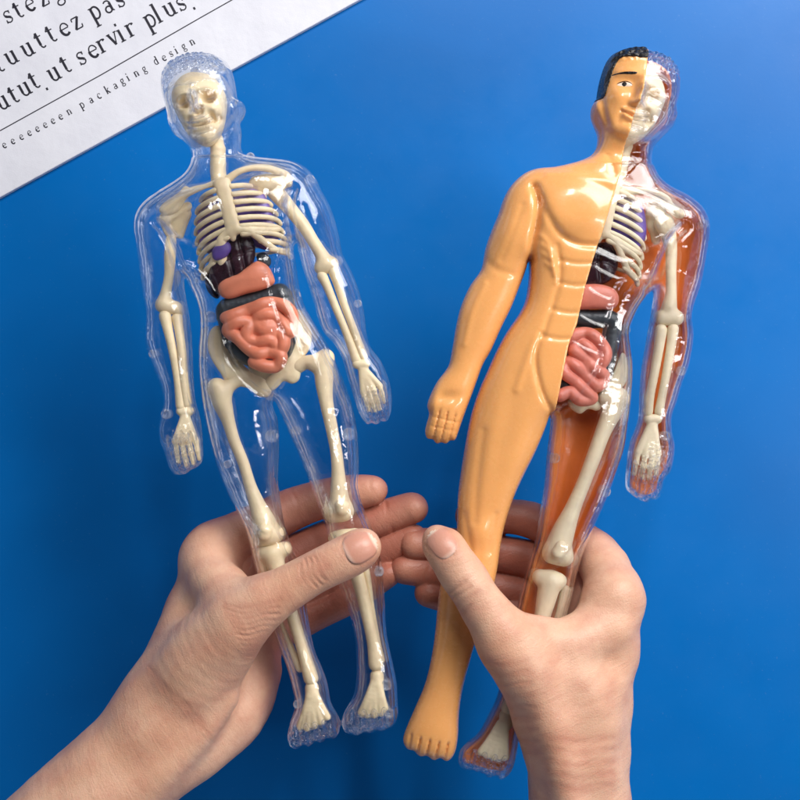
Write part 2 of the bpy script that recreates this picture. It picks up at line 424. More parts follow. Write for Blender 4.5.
# letters as pen strokes; x height 1, y up
def arc(cx, cy, rx, ry, a0, a1, n=10): return [(cx + rx * math.cos(math.radians(a0 + (a1 - a0) * i / n)), cy + ry * math.sin(math.radians(a0 + (a1 - a0) * i / n))) for i in range(n + 1)]
TK, TN = .15, .07
def srf(x, y, w=.2): return ([(x - w, y), (x + w, y)], TN)
G = {
 'u': [([(.15, 1), (.15, .3)], TK), (arc(.4, .32, .25, .3, 180, 330), .1), ([(.65, 1), (.65, .03)], TK), ([(-.02, .97), (.2, .97)], TN), ([(.48, .97), (.7, .97)], TN), srf(.74, .03, .12)],
 't': [([(.28, 1.3), (.28, .25)], TK), (arc(.46, .24, .18, .22, 180, 320), .09), ([(.06, .97), (.58, .97)], TN), ([(.06, .97), (.28, 1.3)], TN)],
 's': [(arc(.34, .74, .24, .23, 40, 200), .08), ([(.12, .66), (.24, .54), (.42, .45), (.54, .34)], TK), (arc(.33, .26, .23, .23, 20, -150), .08), ([(.56, .98), (.54, .72)], TN), ([(.08, .02), (.1, .3)], TN)],
 'e': [(arc(.42, .5, .32, .48, 10, 180), .08), (arc(.42, .5, .32, .47, 165, 315), TK), ([(.12, .55), (.72, .55)], TN)],
 'z': [([(.08, .95), (.62, .95)], .08), ([(.6, .95), (.1, .05)], TK), ([(.08, .05), (.66, .05)], .08), ([(.08, .95), (.06, .72)], TN), ([(.66, .05), (.7, .3)], TN)],
 'g': [(arc(.36, .66, .24, .3, 0, 360, 16), .1), ([(.5, .9), (.72, 1.0)], .08), ([(.2, .42), (.14, .22), (.3, .1), (.56, .06)], .1), (arc(.38, -.18, .3, .24, 80, 440, 16), .09)],
 'p': [([(.18, 1), (.18, -.55)], TK), (arc(.42, .5, .32, .48, 150, -150, 16), .11), srf(.2, -.53), ([(.0, .96), (.2, .96)], TN)],
 'a': [(arc(.36, .74, .24, .22, 150, 0), .09), ([(.58, .76), (.58, .12)], TK), (arc(.34, .27, .24, .25, 40, 330, 14), .1), ([(.58, .1), (.74, .04)], TN)],
 'r': [([(.18, 1), (.18, .03)], TK), (arc(.46, .62, .28, .34, 170, 60), .08), ([(.56, .93), (.62, .82)], .15), srf(.18, .03), ([(.0, .96), (.2, .96)], TN)],
 'v': [([(.1, .97), (.38, .03)], TK), ([(.38, .03), (.66, .97)], TN), srf(.1, .97, .14), srf(.66, .97, .12)],
 'i': [([(.2, 1), (.2, .03)], TK), srf(.2, .03), ([(.02, .96), (.2, .96)], TN), ([(.12, 1.42), (.28, 1.42)], .16)],
 'n': [([(.18, 1), (.18, .03)], TK), (arc(.45, .62, .26, .34, 175, 0), .09), ([(.7, .62), (.7, .03)], TK), srf(.18, .03, .16), srf(.7, .03, .16), ([(.02, .96), (.2, .96)], TN)],
 'l': [([(.2, 1.6), (.2, .03)], TK), srf(.2, .03), ([(.02, 1.56), (.2, 1.56)], TN)],
 'c': [(arc(.42, .5, .32, .48, 50, 180), .08), (arc(.42, .5, .32, .47, 165, 315), TK), ([(.6, .82), (.66, .74)], .13)],
 'k': [([(.18, 1.6), (.18, .03)], TK), ([(.2, .45), (.62, .95)], TN), ([(.32, .6), (.68, .04)], TK), srf(.18, .03, .15), srf(.7, .03, .13), srf(.6, .96, .13), ([(.0, 1.56), (.2, 1.56)], TN)],
 'd': [([(.62, 1.6), (.62, .03)], TK), (arc(.38, .5, .3, .48, 30, 330, 16), .11), ([(.44, 1.56), (.64, 1.56)], TN), ([(.62, .04), (.78, .04)], TN)],
 '.': [([(.12, .08), (.28, .08)], .16)],
}
def ribbon(pts, w, z, V, Q):
    pts = [np.array(p, float) for p in pts]; n = len(V)
    for i, p in enumerate(pts):
        d = pts[min(i + 1, len(pts) - 1)] - pts[max(i - 1, 0)]; d = d / (np.linalg.norm(d) + 1e-9); q = np.array([-d[1], d[0]]) * w / 2
        V.append((*(p + q), z)); V.append((*(p - q), z))
    for i in range(len(pts) - 1): Q.append((n + 2 * i, n + 2 * i + 1, n + 2 * i + 3, n + 2 * i + 2))
def write(items, size, base, wk=1.0):
    V, Q = [], []; zc = 0
    for ch, px, py in items:       # px,py: centre of the x-height body in the photo
        o = np.array(P(px, py, ZC)[:2]); c, s = math.cos(ang), math.sin(ang)
        for pts, w in G[ch]:
            zc += 1; z = ZC + .12 + .02 * (zc % 9)
            q = [o + np.array([((x - .38) * c - (y - .5) * s) * size, ((x - .38) * s + (y - .5) * c) * size]) for x, y in pts]
            if len(pts) == 2:
                d = q[1] - q[0]; d = d / np.linalg.norm(d); 
            ribbon(q, w * size * wk, z, V, Q)
    make('lettering', (np.array(V), Q), ink, card, smooth=False)
q4 = lambda s, L: [(ch, x / 4, y / 4) for ch, (x, y) in zip(s, L)]
write(q4('stezg', [(35, 66), (76, 46), (120, 20), (175, 0), (230, -22)]), 15.0, 0, 1.3)
write(q4('tuuttezpas', [(-2, 262), (45, 232), (110, 200), (163, 168), (208, 142), (258, 118), (308, 92), (380, 52), (432, 26), (482, 2)]), 15.6, 0, 1.3)
write(q4('utut.utserviiplus.'.replace('ii', 'ir'), [(10, 412), (58, 385), (98, 358), (140, 328), (186, 332), (216, 298), (266, 264), (328, 232), (372, 206), (412, 182), (455, 156), (492, 138), (526, 118), (600, 84), (640, 62), (678, 40), (728, 16), (775, 10)]), 15.6, 0, 1.3)
write(q4('eeeeeeeeen', [(-16, 600), (18, 582), (52, 566), (86, 549), (118, 533), (150, 517), (181, 501), (212, 485), (243, 468), (276, 449)]), 6.2, 0, 1.5)
write(q4('packaging', [(328, 422), (365, 402), (397, 384), (431, 364), (462, 345), (490, 326), (516, 312), (545, 296), (578, 278)]), 6.4, 0, 1.5)
write(q4('design', [(625, 248), (657, 233), (686, 216), (709, 203), (736, 188), (768, 170)]), 6.4, 0, 1.5)
V, Q = [], []
ribbon([np.array(P(-4, 133, ZC)[:2]), np.array(P(100, 75.5, ZC)[:2]), np.array(P(200, 18, ZC)[:2]), np.array(P(262, -17, ZC)[:2])], 1.3, ZC + .1, V, Q)
make('printed_rule', (np.array(V), Q), ink, card, smooth=False)

# ---------------------------------------------------------------- the two anatomy figures
OUT1 = [(202,54),(214,56),(224,61),(231,71),(235,87),(237,100),(242,103),(245,110),(243,118),(239,123),(241,134),(240,147),(243,154),(252,157),(270,159),(290,161),(305,168),(315,179),(320,190),(328,204),(334,220),(339,240),(342,256),(351,272),(359,294),(364,318),(366,335),(370,348),(381,363),(389,383),(391,400),(390,413),(386,421),(381,420),(377,424),(371,422),(368,424),(363,418),(358,408),(353,392),(348,376),(343,358),(334,342),(323,330),(314,300),(306,275),(301,258),(297,242),(293,248),(295,262),(298,284),(303,304),(313,322),(325,341),(336,364),(347,392),(354,416),(357,442),(358,470),(357,486),(362,506),(370,525),(378,548),(382,572),(384,605),(386,635),(392,663),(396,684),(397,704),(397,716),(392,726),(386,728),(381,731),(375,729),(370,733),(364,731),(358,735),(351,733),(345,731),(342,722),(346,710),(354,696),(357,680),(357,658),(356,640),(350,612),(341,590),(335,566),(330,542),(324,520),(315,495),(307,472),(300,455),(293,440),(286,424),(279,409),(274,399),(272,406),(277,420),(278,440),(278,460),(277,478),(280,502),(284,524),(291,546),(299,568),(304,590),(307,614),(313,647),(321,667),(327,684),(330,702),(336,713),(340,722),(338,733),(333,738),(327,737),(321,742),(315,740),(309,746),(303,744),(297,748),(291,746),(288,737),(291,722),(296,706),(294,692),(288,668),(279,645),(270,620),(262,592),(255,565),(248,536),(241,518),(232,500),(222,478),(215,458),(208,430),(203,404),(200,378),(199,352),(201,330),(200,312),(196,298),(189,284),(184,276),(184,290),(188,312),(191,335),(192,360),(193,384),(195,402),(200,420),(202,442),(202,460),(196,467),(191,469),(186,473),(180,474),(174,473),(169,464),(165,450),(160,440),(159,426),(162,412),(164,398),(160,382),(154,366),(148,350),(145,336),(146,312),(143,292),(140,270),(137,248),(134,228),(137,213),(145,202),(157,193),(172,184),(186,174),(192,162),(191,149),(187,143),(181,138),(174,133),(169,122),(168,114),(166,105),(162,90),(162,78),(167,67),(178,59),(190,55)]
OUT2 = [(645,52),(658,55),(669,61),(677,71),(679,86),(678,98),(675,108),(676,116),(674,124),(668,131),(661,138),(654,146),(651,157),(653,169),(660,181),(672,189),(685,195),(699,205),(707,218),(709,231),(706,250),(702,274),(699,288),(694,302),(691,316),(693,332),(692,345),(688,366),(681,384),(676,402),(671,416),(671,430),(674,445),(673,458),(670,472),(664,478),(661,490),(657,498),(650,499),(647,502),(640,499),(636,497),(631,493),(626,486),(627,466),(630,444),(636,428),(639,416),(640,395),(642,368),(646,344),(650,322),(653,304),(654,290),(648,294),(638,307),(631,322),(628,334),(630,350),(632,368),(631,388),(629,410),(627,424),(624,446),(617,468),(608,494),(596,521),(586,544),(579,564),(573,592),(564,625),(552,660),(538,690),(526,712),(519,735),(517,748),(515,758),(512,768),(508,775),(502,779),(495,775),(489,777),(484,773),(478,772),(472,769),(465,769),(459,763),(460,752),(467,743),(479,733),(490,713),(497,698),(503,675),(509,645),(516,615),(523,585),(530,560),(537,536),(541,510),(545,484),(547,458),(550,434),(551,420),(549,413),(544,428),(534,452),(523,474),(513,496),(505,520),(500,542),(496,570),(489,600),(477,634),(467,668),(461,692),(458,714),(457,736),(454,752),(447,760),(440,756),(434,759),(427,754),(420,755),(414,749),(408,748),(404,740),(407,729),(416,708),(427,681),(435,642),(440,592),(446,570),(456,545),(458,520),(459,495),(462,471),(467,440),(472,415),(479,393),(488,372),(498,350),(508,332),(519,316),(526,302),(529,286),(530,272),(529,259),(524,272),(518,288),(510,308),(500,328),(490,350),(482,364),(476,380),(471,394),(465,410),(460,424),(457,433),(454,440),(450,439),(446,443),(441,441),(437,443),(433,438),(428,438),(426,430),(430,414),(428,406),(431,396),(438,382),(449,367),(453,350),(457,326),(462,306),(471,286),(482,270),(486,250),(492,232),(499,215),(504,200),(512,186),(524,175),(537,170),(552,169),(567,166),(581,162),(592,156),(598,146),(599,134),(596,127),(592,118),(592,109),(595,103),(598,101),(600,88),(603,76),(607,65),(613,57),(622,53),(634,51)]
FR = {1: ((274., 398.), (221., 180.)), 2: ((550., 414.), (613., 180.))}
def local(k, X, Y):
    (cx, cy_), (nx, ny) = FR[k]; L = math.hypot(nx - cx, ny - cy_); ux, uy = (nx - cx) / L, (ny - cy_) / L
    return ((X - cx) * -uy + (Y - cy_) * ux) * 100 / L, ((X - cx) * ux + (Y - cy_) * uy) * 100 / L
def world2(k, u, v):
    (cx, cy_), (nx, ny) = FR[k]; L = math.hypot(nx - cx, ny - cy_) ; ux, uy = (nx - cx) / L, (ny - cy_) / L; L /= 100
    return cx + (-uy * u + ux * v) * L, cy_ + (ux * u + uy * v) * L
def line(X, Y, pts, dep, w): 
    d = seg_d(smooth_path(pts, 4), X, Y); return dep * np.exp(-(d / w) ** 2)
def blob(X, Y, cx, cy_, rx, ry, deg, dep, p=1):
    a = math.radians(deg); dx, dy = X - cx, Y - cy_; u = (dx * math.cos(a) + dy * math.sin(a)) / rx; v = (-dx * math.sin(a) + dy * math.cos(a)) / ry
    return dep * np.exp(-(u * u + v * v) ** p)
def body_relief(X, Y):
    r = np.zeros(X.shape)
    r += line(X, Y, [(532, 192), (535, 205), (534, 225), (530, 245), (529, 262)], -7, 4.5)       # arm against the chest
    r += blob(X, Y, 568, 212, 34, 28, 10, 7, 2)                                                     # pectoral
    r += line(X, Y, [(537, 205), (545, 223), (556, 239), (572, 248), (592, 250)], -2.6, 4)
    for a, b in (((556, 264), (586, 267)), ((556, 286), (582, 288)), ((549, 312), (577, 315)), ((541, 338), (569, 340))): r += line(X, Y, [a, ((a[0] + b[0]) / 2, (a[1] + b[1]) / 2 + 1.5), b], -1.2, 2.6)
    r += line(X, Y, [(553, 250), (556, 275), (551, 300), (544, 322), (539, 338)], -1.6, 3)
    for k in range(4): r += line(X, Y, [(537 + 2 * k, 240 + 9 * k), (544 + 2 * k, 248 + 9 * k), (547 + 1.5 * k, 262 + 8 * k)], 1.0, 2.4)
    r += line(X, Y, [(538, 335), (532, 355), (534, 378), (541, 399), (551, 414)], -2.4, 3.2)        # groin
    r += line(X, Y, [(538, 334), (530, 346), (522, 366), (514, 390)], 1.4, 3.5)
    r += blob(X, Y, 516, 250 + 190, 14, 60, 18, 3.5); r += blob(X, Y, 490, 440, 9, 70, 10, 1.5)
    r += line(X, Y, [(482, 430), (476, 480), (474, 520)], -1.2, 4)
    r += blob(X, Y, 478, 530, 11, 14, 10, 3.5)                                                     # knee
    r += line(X, Y, [(464, 512), (470, 548)], -1, 3); r += line(X, Y, [(494, 512), (488, 550)], -1, 3)
    r += blob(X, Y, 455, 620, 8, 40, 12, 1.5)
    r += blob(X, Y, 508, 240, 10, 26, 20, 3.0); r += line(X, Y, [(520, 210), (512, 232), (500, 262)], -.8, 3)
    r += line(X, Y, [(486, 262), (496, 272), (510, 276)], -.9, 4); r += line(X, Y, [(484, 286), (472, 312), (464, 345)], 1.0, 3)
    r += line(X, Y, [(545, 180), (570, 181), (596, 187), (606, 190)], 1.5, 4)                       # collar bone
    r += line(X, Y, [(604, 160), (609, 180)], -1.2, 3)
    return r
def head_relief(X, Y, o, dn, k=1.0, hk=1.0):
    u = ((X - o[0]) * dn[1] - (Y - o[1]) * dn[0]) / k; v = ((X - o[0]) * dn[0] + (Y - o[1]) * dn[1]) / k
    r = np.zeros(X.shape); n = lambda *a: line(u, v, *a)
    r += n([(0, -8), (0, 4)], 3.6, 4) + n([(0, 2), (0, 12), (0, 18)], 7.5, 4.0) + blob(u, v, 0, 18, 4, 3.5, 0, 5) - blob(u, v, 0, 23, 7, 2.2, 0, 2)
    for s in (-1, 1):
        r += blob(u, v, 15 * s, 1, 10, 6, 0, -5) + blob(u, v, 15 * s, 1.5, 5, 3.2, 0, 3.2) + n([(6 * s, -9), (16 * s, -11), (25 * s, -8)], 1.6, 3)
        r += blob(u, v, 6 * s, 19.5, 3, 2.6, 0, 3) + blob(u, v, 21 * s, 16, 8, 8, 0, 2.5) + n([(9 * s, 21), (14 * s, 32), (13 * s, 40)], -1.2, 3)
        r += n([(11 * s, 3.5), (19 * s, 3.5)], -.5, 1.0)
        hs = n([(31 * s, -16), (36 * s, 0), (37 * s, 12)], 1.5, 2.5); r += hs
        r += n([(20 * s, 46), (33 * s, 26), (37 * s, 8)], -1.6, 3)
    r += n([(-12, 27.5), (-5, 28), (0, 29), (5, 28), (12, 27.5)], 2.2, 2.2) + n([(-10, 32.5), (0, 36), (10, 32.5)], 2.4, 2.3) + n([(-14, 28.5), (-8, 31), (0, 32.3), (8, 31), (14, 28.5)], -2.6, 1.3)
    r += n([(-7, 40), (7, 40)], -1.2, 2.5) + blob(u, v, 0, 46, 10, 6, 0, 4)
    hair = 1 / (1 + np.exp((v + 24 + 4 * np.cos(u * .09)) / .8)); r += hair * 2.2
    r += hair * hk * (np.sin(u * .9 + 2 * np.sin(v * .6)) * .8 + np.sin(v * 1.3 + u * .35) * .6)
    jaw = 53 - (np.abs(u) / 38) ** 2.2 * 26
    r -= 7 / (1 + np.exp(-(v - jaw) / 1.2)) / (1 + np.exp((v - 76) / 4)) / (1 + np.exp((np.abs(u) - 36) / 1.5))
    for s in (-1, 1): r += blob(u, v, 41 * s, 16, 4, 8, 12 * s, 3) - blob(u, v, 40 * s, 15, 1.6, 4, 12 * s, 3)
    return r
def fingers_relief(X, Y, root_mid, tip_mid, half, n=4, joints=(.28, .55), dep=2.4):
    a = np.array(root_mid, float); b = np.array(tip_mid, float); d = b - a; L = np.linalg.norm(d); d /= L
    t = ((X - a[0]) * d[0] + (Y - a[1]) * d[1]) / L; s = ((X - a[0]) * -d[1] + (Y - a[1]) * d[0]) / half
    w = 1 / (1 + np.exp(-(t + .02) * 30)) / (1 + np.exp((np.abs(s) - 1.15) * 12)) / (1 + np.exp((t - 1.3) * 20))
    g = np.abs(((s + 1) * n / 2) % 1 - .5) * 2          # 1 at the gaps
    r = -dep * 1.6 * np.exp(-((1 - g) / .28) ** 2) * w
    for j in joints: r -= dep * .5 * np.exp(-((t - j) * L / .9) ** 2) * w
    return r
def sparkle(X, Y, cx, cy_, rx, ry, deg, amp):
    return blob(X, Y, cx, cy_, rx, ry, deg, amp, 2) * np.sin(1.15 * X + 2 * np.sin(.5 * Y)) * np.sin(1.05 * Y + 2 * np.sin(.6 * X))
def mirrored(k, X, Y):
    u, v = local(k, X, Y); x, y = world2(2, -np.abs(u), v); return x, y
H1 = ((198., 101.), (.20, .98)); H2 = ((636., 94.), (-.25, .968))
def relief1(X, Y):
    x, y = mirrored(1, X, Y); r = body_relief(x, y) * (Y > 150) * .9
    r += head_relief(X, Y, *H1, .93, 2.2) * (Y < 160)
    r += fingers_relief(X, Y, (177, 436), (186, 472), 15, dep=5.0) + fingers_relief(X, Y, (368, 396), (377, 424), 13, dep=5.0)
    r += blob(X, Y, 384, 385, 5, 16, -20, 4) + blob(X, Y, 163, 432, 4, 14, 8, 4)
    r += fingers_relief(X, Y, (311, 722), (316, 745), 24, 5, (.2, .5), 4) + fingers_relief(X, Y, (369, 708), (371, 733), 26, 5, (.2, .5), 4)
    r += sparkle(X, Y, 180, 448, 17, 24, 10, 2.8) + sparkle(X, Y, 375, 404, 15, 20, -15, 2.8) + sparkle(X, Y, 312, 736, 24, 11, -8, 2.4) + sparkle(X, Y, 370, 722, 25, 11, -8, 2.4)
    for kx, ky in ((265, 530), (342, 506)): r += blob(X, Y, kx, ky, 10, 12, 0, 3)
    return r
def relief2(X, Y):
    x, y = mirrored(2, X, Y); r = np.where(side2(X, Y) < 0, body_relief(X, Y), body_relief(x, y)) * (Y > 158)
    r += head_relief(X, Y, *H2, 1.0, np.where(side2(X, Y) > 0, 2.2, 1.0)) * (Y < 168)
    r += blob(X, Y, 594, 113, 4, 9, 8, 3.5) + line(X, Y, [(600, 103), (601, 116), (604, 130)], -2.5, 2)
    r += fingers_relief(X, Y, (447, 412), (440, 441), 15.5, 4, (.26, .56), 1.7) + fingers_relief(X, Y, (648, 465), (643, 500), 17, dep=5.0)
    r += sparkle(X, Y, 650, 470, 18, 30, 8, 2.8) + sparkle(X, Y, 487, 764, 26, 11, 12, 2.4)
    r += blob(X, Y, 448, 397, 12, 6, -8, -3) + blob(X, Y, 434, 402, 4, 12, 18, 2.5)
    r += fingers_relief(X, Y, (434, 736), (429, 760), 23, 5, (), 2.2) + fingers_relief(X, Y, (489, 752), (484, 776), 26, 5, (.2, .5), 4)
    return r
SPL = [(648, 20), (645, 53), (642, 66), (640, 79), (636, 95), (632, 109), (627, 124), (621, 146), (615, 178), (609, 196), (596, 238), (587, 265), (579, 293), (572, 326), (564, 346), (558, 376), (551, 414), (549, 430), (503, 560), (488, 640), (476, 690), (459, 740), (456, 765), (454, 800)]
def side2(X, Y):
    p = np.array(SPL); xs = np.interp(Y, p[:, 1], p[:, 0]); return (X - xs) * .965

def body_field(k):
    out = OUT1 if k == 1 else OUT2
    I = list(inflate(out, 1.2, 1.0, 44.0, 3)); X, Y = I[2], I[3]
    hy = 150 if k == 1 else 152
    q = 1 + .75 / (1 + np.exp((Y - hy) / 4))
    (ho, hd) = H1 if k == 1 else H2
    I[5] = np.where(I[5] > 0, I[5] * q, I[5]); 
    R = (relief1 if k == 1 else relief2)(X, Y)
    R = R * np.clip(np.sqrt(np.maximum(I[5], 0)) / 14, 0, 1)
    xs, ys, zs, G_ = solid_from(I, R, h=1.2)
    print('body', k, G_.shape, math.sqrt(I[5].max())); return xs, ys, zs, G_, X, Y
def shell(G_, xs, ys, zs, t, side=None):
    V, Q = net2(G_ - (.9 * np.exp(-(zs / 1.8) ** 2))[None, None, :].astype(np.float32), xs, ys, zs, 1.2, 0, 1); Vi, Qi = net2(G_ + t, xs, ys, zs, 1.2, 0, 2)
    return merge((V, Q), (Vi, Qi[:, ::-1]))
def pins(lst, parent):
    for (x, y, r) in lst:
        V, Q = [], []; n = 16; o = P(x, y, 0)
        prof = [(r, -7), (r, 6), (r * .9, 7.5), (r * .62, 7.5), (r * .55, 5), (r * .3, 4.6), (0.01, 4.6)]
        for pr, pz in prof:
            for i in range(n): V.append((o[0] + pr * math.cos(6.2832 * i / n), o[1] + pr * math.sin(6.2832 * i / n), pz))
        for j in range(len(prof) - 1):
            for i in range(n): Q.append((j * n + i, j * n + (i + 1) % n, (j + 1) * n + (i + 1) % n, (j + 1) * n + i))
        Q.append(tuple(range(n))[::-1])
        make('peg', (np.array(V), Q), M['pin'], parent)

def rib_cage(parent, mat, O, R, Dn, sc, sides, uo, k):
    def pt(u, s, z, r): u = u + uo * min(1, abs(u) / 43); return (O[0] + (R[0] * u + Dn[0] * s) * sc, O[1] + (R[1] * u + Dn[1] * s) * sc, z, r)
    ch = [[pt(-2, -3, 24, 6), pt(-2, 6, 25, 5.5), pt(-2, 20, 26, 5), pt(-2, 36, 26, 5.2), pt(-2, 48, 25, 5), pt(-2, 56, 24, 3)], [pt(3, -3, 24, 5.5), pt(3, 6, 25, 5), pt(3, 20, 26, 4.6), pt(3, 36, 26, 5), pt(3, 48, 25, 4.6)]]
    ch.append([pt(5, -2, 23, 4), pt(-5, -2, 23, 4)])
    for s in sides:
        ch.append([pt(3 * s, 47, 26, 4), pt(14 * s, 52, 25, 3.6), pt(24 * s, 64, 21, 3.6), pt(34 * s, 77, 16, 3.2), pt(44 * s, 84, 9, 2.6)])
        ch.append([pt(15 * s, 55, 24, 4.5), pt(20 * s, 72, 20, 5.2), pt(24 * s, 88, 16, 2.4)] if s < 0 else [pt(16, 50, 25, 3), pt(30, 55, 20, 3), pt(42, 58, 12, 2.4)])
    cage = bone('rib_cage', ch, mat, parent, 2.5, 1.0, fz=.8)
    for s in sides:
        for i, si in enumerate((2, 10.5, 19, 27.5, 36, 44.5, 53, 62, 71)):
            wd = (28, 36, 40, 43, 44.5, 45, 46, 47, 47, 46)[i]; dz = 29 if i < 7 else 26
            dp = (8, 11, 13, 15, 17, 18, 19, 19, 18, 17)[i]
            u0 = 5 if i < 7 else 15 + 6 * (i - 7)
            c = []
            for f in np.linspace(u0 / wd, 1, 7):
                c.append(pt(s * wd * math.sin(f * math.pi / 2) if f > .3 else s * wd * math.sin(f * math.pi / 2), si + dp * f ** 1.6, dz * .92 * math.sqrt(max(0, 1 - math.sin(f * math.pi / 2) ** 2 * .985)) - (1 - f) * 0, 2.25 + .6 * (1 - f)))
            for f in (.85, .55, .2): c.append(pt(s * wd * f, si + dp * .6 - (1 - f) * 6, -20 * math.sqrt(1 - f * f * .9), 2.0))
            bone('rib', [c], mat, cage, 1.0, 1.1, fz=.8, it=1)
def skull(parent, mat, poly, o, dn, k, z0):
    def rel(X, Y):
        u = ((X - o[0]) * dn[1] - (Y - o[1]) * dn[0]) / k; v = ((X - o[0]) * dn[0] + (Y - o[1]) * dn[1]) / k
        r = blob(u, v, 0, 8, 3, 6, 0, 3)
        for s in (-1, 1):
            r += blob(u, v, 13 * s, 1, 7, 5.5, 8 * s, -15, 2) + blob(u, v, 2.6 * s, 13, 2.4, 4.5, 15 * s, -9, 1.5) + blob(u, v, 17 * s, 14, 6, 4, 20 * s, 3)
            r += line(u, v, [(12 * s, 20), (16 * s, 27), (20 * s, 24)], -7, 3) + line(u, v, [(5 * s, -7), (14 * s, -8), (22 * s, -4)], 2.2, 2.5)
        r += line(u, v, [(-13, 27), (0, 28.5), (13, 27)], -5, 1.2) + line(u, v, [(-9, 24), (9, 24)], 1.5, 3) + line(u, v, [(-9, 32), (9, 32)], 1.5, 3)
        r += -.9 * (np.sin(u * 2.2) > .6) * np.exp(-((v - 28) / 4.5) ** 2) * (np.abs(u) < 13)
        r += blob(u, v, 0, 42, 8, 5, 0, 2.5)
        return r
    return make('skull', poly_solid(poly, 1.0, 40, z0, .8, rel, 1.0, 1), mat, parent)
def coil(parent, name, pts, r, mat, z, amp=2.0, extra=()):
    p = smooth_path(pts, 4); ch = [(x, y, z + amp * math.sin(i * .8), r) for i, (x, y) in enumerate(p)]
    return bone(name, [ch] + list(extra), mat, parent, .6, .9, it=1)
def colon(parent, path, z, r, mat):
    p = smooth_path(path, 8); p2 = []
    d = np.concatenate([[0], np.cumsum(np.linalg.norm(np.diff(p, axis=0), axis=1))])
    t = np.arange(0, d[-1], 1.3); X = np.interp(t, d, p[:, 0]); Y = np.interp(t, d, p[:, 1])
    ch = [(x, y, z, r * (1 - .2 * (abs(math.sin(s / 5.4 * math.pi)) < .5))) for x, y, s in zip(X, Y, t)]
    return bone('large_intestine', [ch], mat, parent, .8, .9, it=1)

# ---- figure one: all clear
f1 = root('anatomy_figure', P(265, 400, 0), 'fully transparent plastic anatomy figure with cream skeleton and coloured organs, held by the left hand', 'anatomy model')
xs, ys, zs, G_, X, Y = body_field(1)
make('clear_body', shell(G_, xs, ys, zs, 4.0), M['clear'], f1)
del G_
pins([(310,181,5.5),(295,296,6),(358,304,4),(154,354,4.5),(167,414,5),(211,317,5.5),(228,464,4),(272,436,6.5),(349,434,6.5),(296,431,5),(379,571,5),(386,684,5.5),(389,712,5),(298,703,4.5),(251,158,4.5),(302,568,4),(196,73,4.5)], f1)
B = M['bone']
skull(f1, B, [(201,73),(213,77),(223,89),(227,102),(226,116),(223,130),(217,141),(208,147),(199,144),(189,136),(181,123),(173,106),(172,92),(178,80),(189,73)], (199., 103.), (.20, .98), .9, 6)
bone('neck_vertebrae', [[(216,140,-6,7.5),(218,150,-4,7)],[(218,150,-3,8),(218,156,-3,7)],[(218,157,-2,8),(218,163,-2,7.3)],[(218,164,-1,8.2),(218,170,0,7.5)],[(218,171,2,8),(219,180,4,8)]], B, f1, 1.2)
rib_cage(f1, B, (222, 186), (.972, -.236), (.236, .972), .96, (-1, 1), 5, 1)
bone('spine', [[(224,190,-22,7),(240,250,-22,7.5)],[(240,250,-22,8),(256,310,-20,8),(264,350,-18,9)]], B, f1, 1)
bone('collar_bone', [[(217,183,20,4),(206,186,20,2.4),(194,190,17,3.6),(182,196,14,4),(170,204,11,4.6),(164,210,9,5)],[(186,190,13,4),(176,206,8,5),(168,210,6,6)]], B, f1, 3)
bone('collar_bone', [[(227,180,20,4),(238,172,21,3.2),(252,168,20,3.2),(266,168,17,3.6),(276,171,14,3.8),(286,176,11,4.6),(288,183,8,4.5)]], B, f1, 3)
bone('shoulder_blade', [[(188,206,2,4.4),(176,212,2,5),(166,218,4,5.4)],[(184,214,-4,6),(177,221,-6,7),(174,232,-10,4.5)],[(164,218,4,4),(166,228,-2,4),(172,240,-10,3)],[(186,214,-3,5),(181,236,-10,3)]], B, f1, 5, fz=.8)
bone('shoulder_blade', [[(256,183,6,7),(266,183,8,9),(276,182,8,8)],[(254,190,2,6),(262,188,4,9)],[(280,178,10,5),(284,184,8,5)]], B, f1, 5, fz=.8)
bone('upper_arm_bone', [[(171,240,-4,5.3),(170,256,-3,5.8),(169,275,-2,4.8),(166,292,-1,5.3),(164,303,0,7.5)],[(162,306,0,6.6),(175,308,0,7.0),(180,312,-2,4.4)]], B, f1, 4)
bone('upper_arm_bone', [[(275,191,2,8.8),(281,198,1,7.9),(291,210,0,7.0),(303,225,-1,6.5),(313,241,-1,6.0),(321,254,0,6.6),(326,264,0,8.8)],[(321,268,0,7.0),(332,264,1,7.0)]], B, f1, 4)
bone('forearm_bone', [[(165,316,2,6.2),(168,330,3,4.9),(173,352,3,4.4),(178,380,3,4.4),(181,406,2,5.3)]], B, f1, 3)
bone('forearm_bone', [[(177,318,0,5.6),(179,330,2,4.6),(182,352,4,4.4),(184,380,4,4.4),(187,404,2,4.8)]], B, f1, 3)
bone('forearm_bone', [[(322,276,2,5.3),(327,286,2,4.4),(336,308,3,4.0),(346,332,3,4.0),(357,361,1,5.3)]], B, f1, 3)
bone('forearm_bone', [[(333,270,2,5.6),(337,282,2,4.4),(344,304,3,4.0),(353,328,3,3.9),(363,356,1,4.8)]], B, f1, 3)
def hand_bones(parent, mat, wrist, roots, tips, r=2.7, z=2, cut=.0):
    ch = [[(wrist[0] - 4, wrist[1], z, 5), (wrist[0] + 4, wrist[1], z, 5)]]
    for a, b in zip(roots, tips):
        m = ((a[0] + b[0]) / 2, (a[1] + b[1]) / 2)
        ch.append([(wrist[0] * .85 + a[0] * .15, wrist[1] * .9 + a[1] * .1 + 2, z, r * 1.2), (a[0], a[1], z + 1, r * 1.15)])
        ch.append([(a[0], a[1], z + 1, r * .9), (m[0], m[1], z + 2, r)]); ch.append([(m[0], m[1], z + 2, r * .85), (b[0], b[1], z + 1, r * .75)])
    return bone('hand_bones', ch, mat, parent, 1.5, .9)
